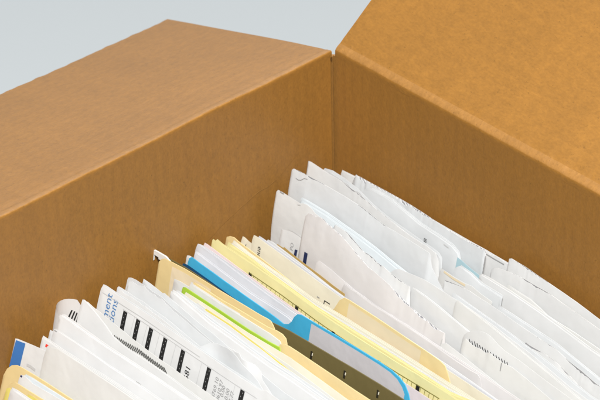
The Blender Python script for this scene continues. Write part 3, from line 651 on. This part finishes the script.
# curled page: one sheet bent round on itself
def curl():
    _path = [(.10, -.2005), (.06, -.2005), (.035, -.2008), (.022, -.2012), (.014, -.2018)]
    cx, cy, rx, ry = .0135, -.1945, .0108, .0076
    for k in range(13):
        a = math.radians(-90-k*15); _path.append((cx+rx*math.cos(a), cy+ry*math.sin(a)))
    _path += [(.020, -.1866), (.030, -.1872), (.045, -.1885), (.07, -.1895)]
    vs = []; fs = []; mi = []; rows = 14; n = len(_path)
    for sd in (0, 1):
        for i, (x, y) in enumerate(_path):
            a = _path[max(0, i-1)]; b = _path[min(n-1, i+1)]; tx, ty = b[0]-a[0], b[1]-a[1]; l = math.hypot(tx, ty)
            nx, ny = -ty/l*.0002*sd, tx/l*.0002*sd
            zt = -.0645 + (-.030 if i < 2 else [-.026, -.018, -.009, -.003, -.001][i-2] if i < 7 else 0) - (max(0, i-15)*.0022)
            for j in range(rows+1):
                z = zt+(-.22-zt)*j/rows; vs.append((x+nx, y+ny+.30*(z+.066)*.9, z))
    I = lambda sd, i, j: sd*n*(rows+1)+i*(rows+1)+j
    for i in range(n-1):
        for j in range(rows):
            fs.append((I(0, i, j), I(0, i+1, j), I(0, i+1, j+1), I(0, i, j+1))); mi.append(0)
    # hatch and colour printed inside the curl: small patches on the inner back face
    def inner(s, z, off=.00035):
        yy = cy+ry*math.sqrt(max(0, 1-((min(s, cx)-cx)/rx)**2)); return (s, yy+.27*(z+.066)-off, z)
    def patch(s0, s1, z0, z1, k, sh=0):
        b = len(vs); vs.extend([inner(s0, z0), inner(s0+sh, z1), inner(s1+sh, z1), inner(s1, z0)]); fs.append((b, b+1, b+2, b+3)); mi.append(k)
    for q in range(7): patch(.0062+q*.0014, .0069+q*.0014, -.0705-.0003*q, -.0775-.0006*q, 1, sh=-.0016)
    for q in range(4): patch(.0062+q*.0017, .0074+q*.0017, -.0805-.0004*q, -.0825-.0004*q, 2)
    patch(.0125, .0165, -.080, -.0845, 3)
    me = mesh_from(vs, fs, [M['thin_paper'], M['ink'], M['ink_blue'], M['yellow']], mi)
    tag(link('sheet', me), 'white page curled round on itself with hatching inside, by the left wall', 'sheet')
curl()
sheet('sheet', 'bright white sheet whose corner overlaps the curled page', 'sheet', -205.5,
      [(57.2, 326), (59.6, 315.6), (62, 316.4), (72, 323.5), (85, 333), (107, 348.5), (130, 363), (145, 372.5), (160, 382), (190, 402)], 'bright', marks=[('l', 'ink_grey', [(137.5, 381), (140.5, 382.6), (143, 385)], .0005)])
sheet('sheet', 'white sheet with a small sliver corner left of the curled page', 'sheet', -210,
      [(48.8, 336), (50.3, 329.8), (53, 331.5), (70, 343), (90, 357), (130, 382), (160, 402)], 'white_cool')
sheet('sheet', 'bright white sheet stepping down left of the curled page, next to the red spot', 'sheet', -212.5,
      [(52, 336), (54, 329), (60, 333), (72, 341), (85, 349.5), (110, 367), (137, 384), (163, 402)], 'bright', marks=[('l', 'ink_grey', [(54.5, 330), (57, 331.6)], .0005)])
sheet('sheet', 'white sheet with a tiny red spot at its corner', 'sheet', -217,
      [(40.2, 346), (42.2, 337.6), (45, 339.6), (48, 341.5), (60, 350), (80, 362.5), (110, 381), (140, 401)], 'white', marks=[('q', 'ink_red', [(46.4, 343.6), (45.8, 346.2), (48.4, 347.8), (49, 345)])])
sheet('card', 'white card with a blue stripe down its left end, far left', 'card', -223,
      [(12.5, 350), (15.2, 338.2), (18, 339), (25, 342), (33, 345.4), (41, 349), (60, 359), (80, 372)], 'white', end=True,
      marks=[('q', 'strip_blue', [(16.6, 339.8), (10.6, 367), (20.3, 371), (25.8, 343.4)]), ('l', 'ink_light', [(28, 364), (32, 366), (36.5, 369.5)], .0014)])
sheet('sheet', 'wide off-white sheet with a pale broad face, just behind the small manila folder', 'sheet', -229,
      [(44, 356), (47.3, 346.4), (52, 347.8), (58, 349.2), (70, 357), (85, 367), (100, 377), (116.5, 388), (134, 400)], 'white_warm', wave=.0005)
sheet('file_folder', 'small manila folder with a rounded corner in the lower left', 'folder', -235,
      [(0, 394), (2, 384), (4, 375), (7.5, 368.5), (12, 365.3), (17, 365.2), (22, 367.6), (40, 378.5), (55, 388), (74, 400), (85, 407)], 'manila', th=.0004)
sheet('sheet', 'pale blue edged sheet inside the small manila folder', 'sheet', -237,
      [(23, 378), (25, 374.6), (32, 378.2), (50, 389.5), (72, 403)], 'pale_blue')
sheet('sheet', 'white sheet with a dark dot at its corner inside the small manila folder', 'sheet', -239,
      [(18.4, 380), (20.6, 374.8), (24, 376), (29, 380), (33, 384), (50, 393.5), (68, 404)], 'bright', marks=[('q', 'ink_navy', [(20.8, 375), (20.3, 376.6), (22, 377.4), (22.6, 375.8)])])
sheet('file_folder', 'second rounded manila folder corner, foremost in the lower left', 'folder', -243,
      [(2, 402), (4.5, 394), (7.5, 386.5), (11, 383.4), (16, 382.6), (22, 386), (34, 393.5), (46, 401)], 'manila', th=.0004)
sheet('note', 'small yellow note peeping out at the lower left corner', 'note', -245.5,
      [(4.6, 396), (6.5, 388.6), (9.5, 388), (12, 391), (16, 396)], 'yellow', end=True)
sheet('note', 'yellow note with a pale corner, right of the foremost white corner', 'note', -246.5,
      [(25.5, 402), (28, 394.6), (34, 397.2), (42, 403)], 'yellow', end=True)
sheet('sheet', 'foremost white sheet with a pointed corner at the bottom left', 'sheet', -248.5,
      [(7.6, 400), (10.6, 389.6), (16, 392.6), (26, 399.5), (34, 405)], 'bright')

# objects keep their origin at the foot of their own geometry
for o in list(sc.objects):
    if o.type == 'MESH' and o.parent is None and o.get('kind') != 'structure':
        me = o.data; xs = [v.co.x for v in me.vertices]; ys = [v.co.y for v in me.vertices]; zs = [v.co.z for v in me.vertices]
        c = Vector(((min(xs)+max(xs))/2, (min(ys)+max(ys))/2, min(zs)))
        me.transform(Matrix.Translation(-c)); o.location = c
        for ch in o.children: ch.matrix_parent_inverse = Matrix.Translation(-c)
    if '_y' in o: del o['_y']
